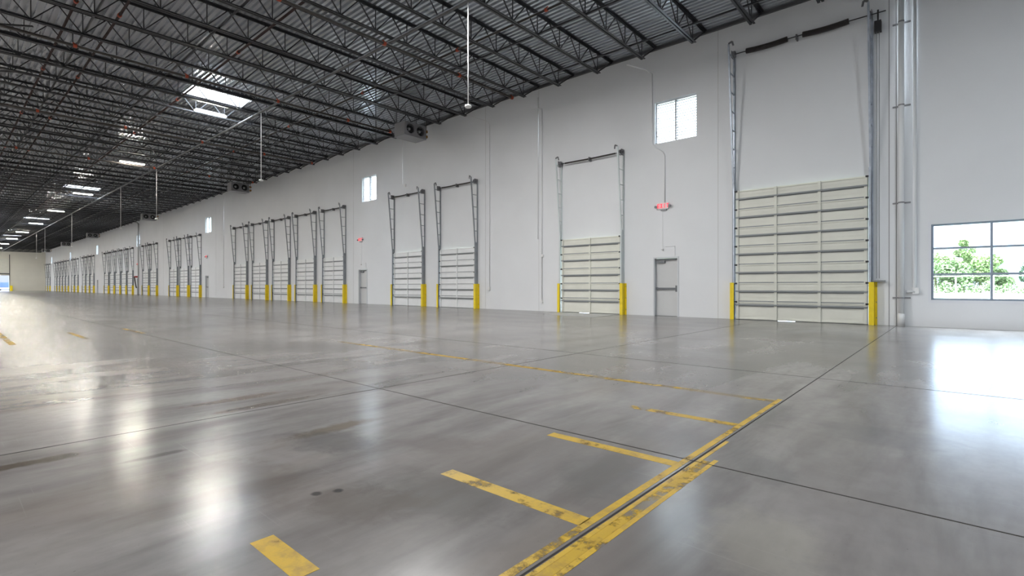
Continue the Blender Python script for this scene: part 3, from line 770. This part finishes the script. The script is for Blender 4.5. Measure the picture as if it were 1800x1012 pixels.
BK = mat('bark', (.12,.09,.06), .9)
def make_tree(loc, h, wd, m, label, n=7000):
    t = thing('leafy_tree', loc, label, 'tree', 'trees beyond the fence')
    MB().tube([(0,0,0), (.05,0,h*.3), (0,.05,h*.62)], [.16,.12,.06], 8).build('trunk', BK, t, True)
    rn = random.Random(hash((round(loc[0],1), h)) & 0xffff); c = MB()
    blobs = [(rn.uniform(-.32,.32)*wd, rn.uniform(-.3,.3)*wd, h*rn.uniform(.42,.82), rn.uniform(.18,.30)*wd) for _ in range(9)]+[(0,0,h*.82,.17*wd),(0,0,h*.3,.33*wd)]
    for i in range(n):
        b = rn.choice(blobs); u = rn.uniform(-1,1); a = rn.uniform(0,2*PI); q = math.sqrt(1-u*u); rr = b[3]*rn.uniform(.75,1.05)
        p = Vector((b[0]+q*math.cos(a)*rr, b[1]+q*math.sin(a)*rr, max(.1, b[2]+u*rr*.85)))
        s = rn.uniform(.08,.17); d1 = Vector((rn.uniform(-1,1),rn.uniform(-1,1),rn.uniform(-.6,.6))).normalized()*s; d2 = d1.cross(Vector((rn.uniform(-1,1),rn.uniform(-1,1),rn.uniform(-1,1)))).normalized()*s*.8
        c.quad(tuple(p-d1), tuple(p-d2), tuple(p+d1), tuple(p+d2))
    c.build('foliage', m, t)
for i, (x, yy, h, wd, g, lab) in enumerate((
    (-5.6,86,5.6,4.6,1,'mid green bushy tree hidden mostly by the window edge'), (-2.0,85,5.5,4.6,0,'bright green bushy tree seen through the first panes'),
    (.75,89,8.3,3.0,0,'tallest bright tree rising above the others through the window'), (2.2,84,5.2,4.0,0,'low bright tree sloping down by the mullion'),
    (-.4,82,4.6,4.0,1,'darker green tree low between two bright ones'), (4.0,86,3.6,2.6,1,'short tree in the dip of the treeline'), (7.4,86,5.2,3.6,2,'bluish green tree seen through the second row of panes'),
    (10.4,88,6.0,4.6,1,'green tree beyond the second panes'), (-9.5,86,5.8,4.6,0,'bright tree farther along the fence'), (14,88,6.2,4.8,0,'bright tree at the end of the treeline'))):
    make_tree((x,yy,-.06), h, wd, GM[g], lab)
br = MB(); rn = random.Random(3)
for i in range(6000):
    x = rn.uniform(-14,22); yy = rn.uniform(77,82); z = rn.uniform(0,1.0+.8*math.sin(x*1.7)**2)
    p = Vector((x,yy,z)); s = rn.uniform(.06,.15); d1 = Vector((rn.uniform(-1,1),rn.uniform(-1,1),rn.uniform(-.6,.6))).normalized()*s; d2 = d1.cross(Vector((rn.uniform(-1,1),rn.uniform(-1,1),rn.uniform(-1,1)))).normalized()*s
    br.quad(tuple(p-d1), tuple(p-d2), tuple(p+d1), tuple(p+d2))
tag(br.build('undergrowth', GM[1]), 'tangled green brush along the foot of the trees', 'undergrowth', kind='stuff')

# ================================================================ LAMPS OF THE REST OF THE HALL (outside the frame)
def area(x, y, e, z=9.0, col=(1.0,.985,.972)):
    l = bpy.data.lights.new('hall_lamp', 'AREA'); l.shape = 'RECTANGLE'; l.size = .3; l.size_y = 1.26; l.energy = e; l.color = col
    o = bpy.data.objects.new('hall_lamp', l); COL.objects.link(o); o.location = (x, y, z)
area(-10.5, 8.3, EN*.55); area(4.6, 8.3, EN*.42, col=(.88,.94,1.0))  # bluish tint of the window-end lamp stands in for daylight
for yy in (-7, -21):
    for k in range(12): area(4.6-15.2*k, yy, EN*(.45 if k == 0 else 1.25 if k > 8 else 1), col=(.88,.94,1.0) if k == 0 else (1.0,.985,.972))  # same daylight tint nearest the window; far lamps boosted to brighten the end wall
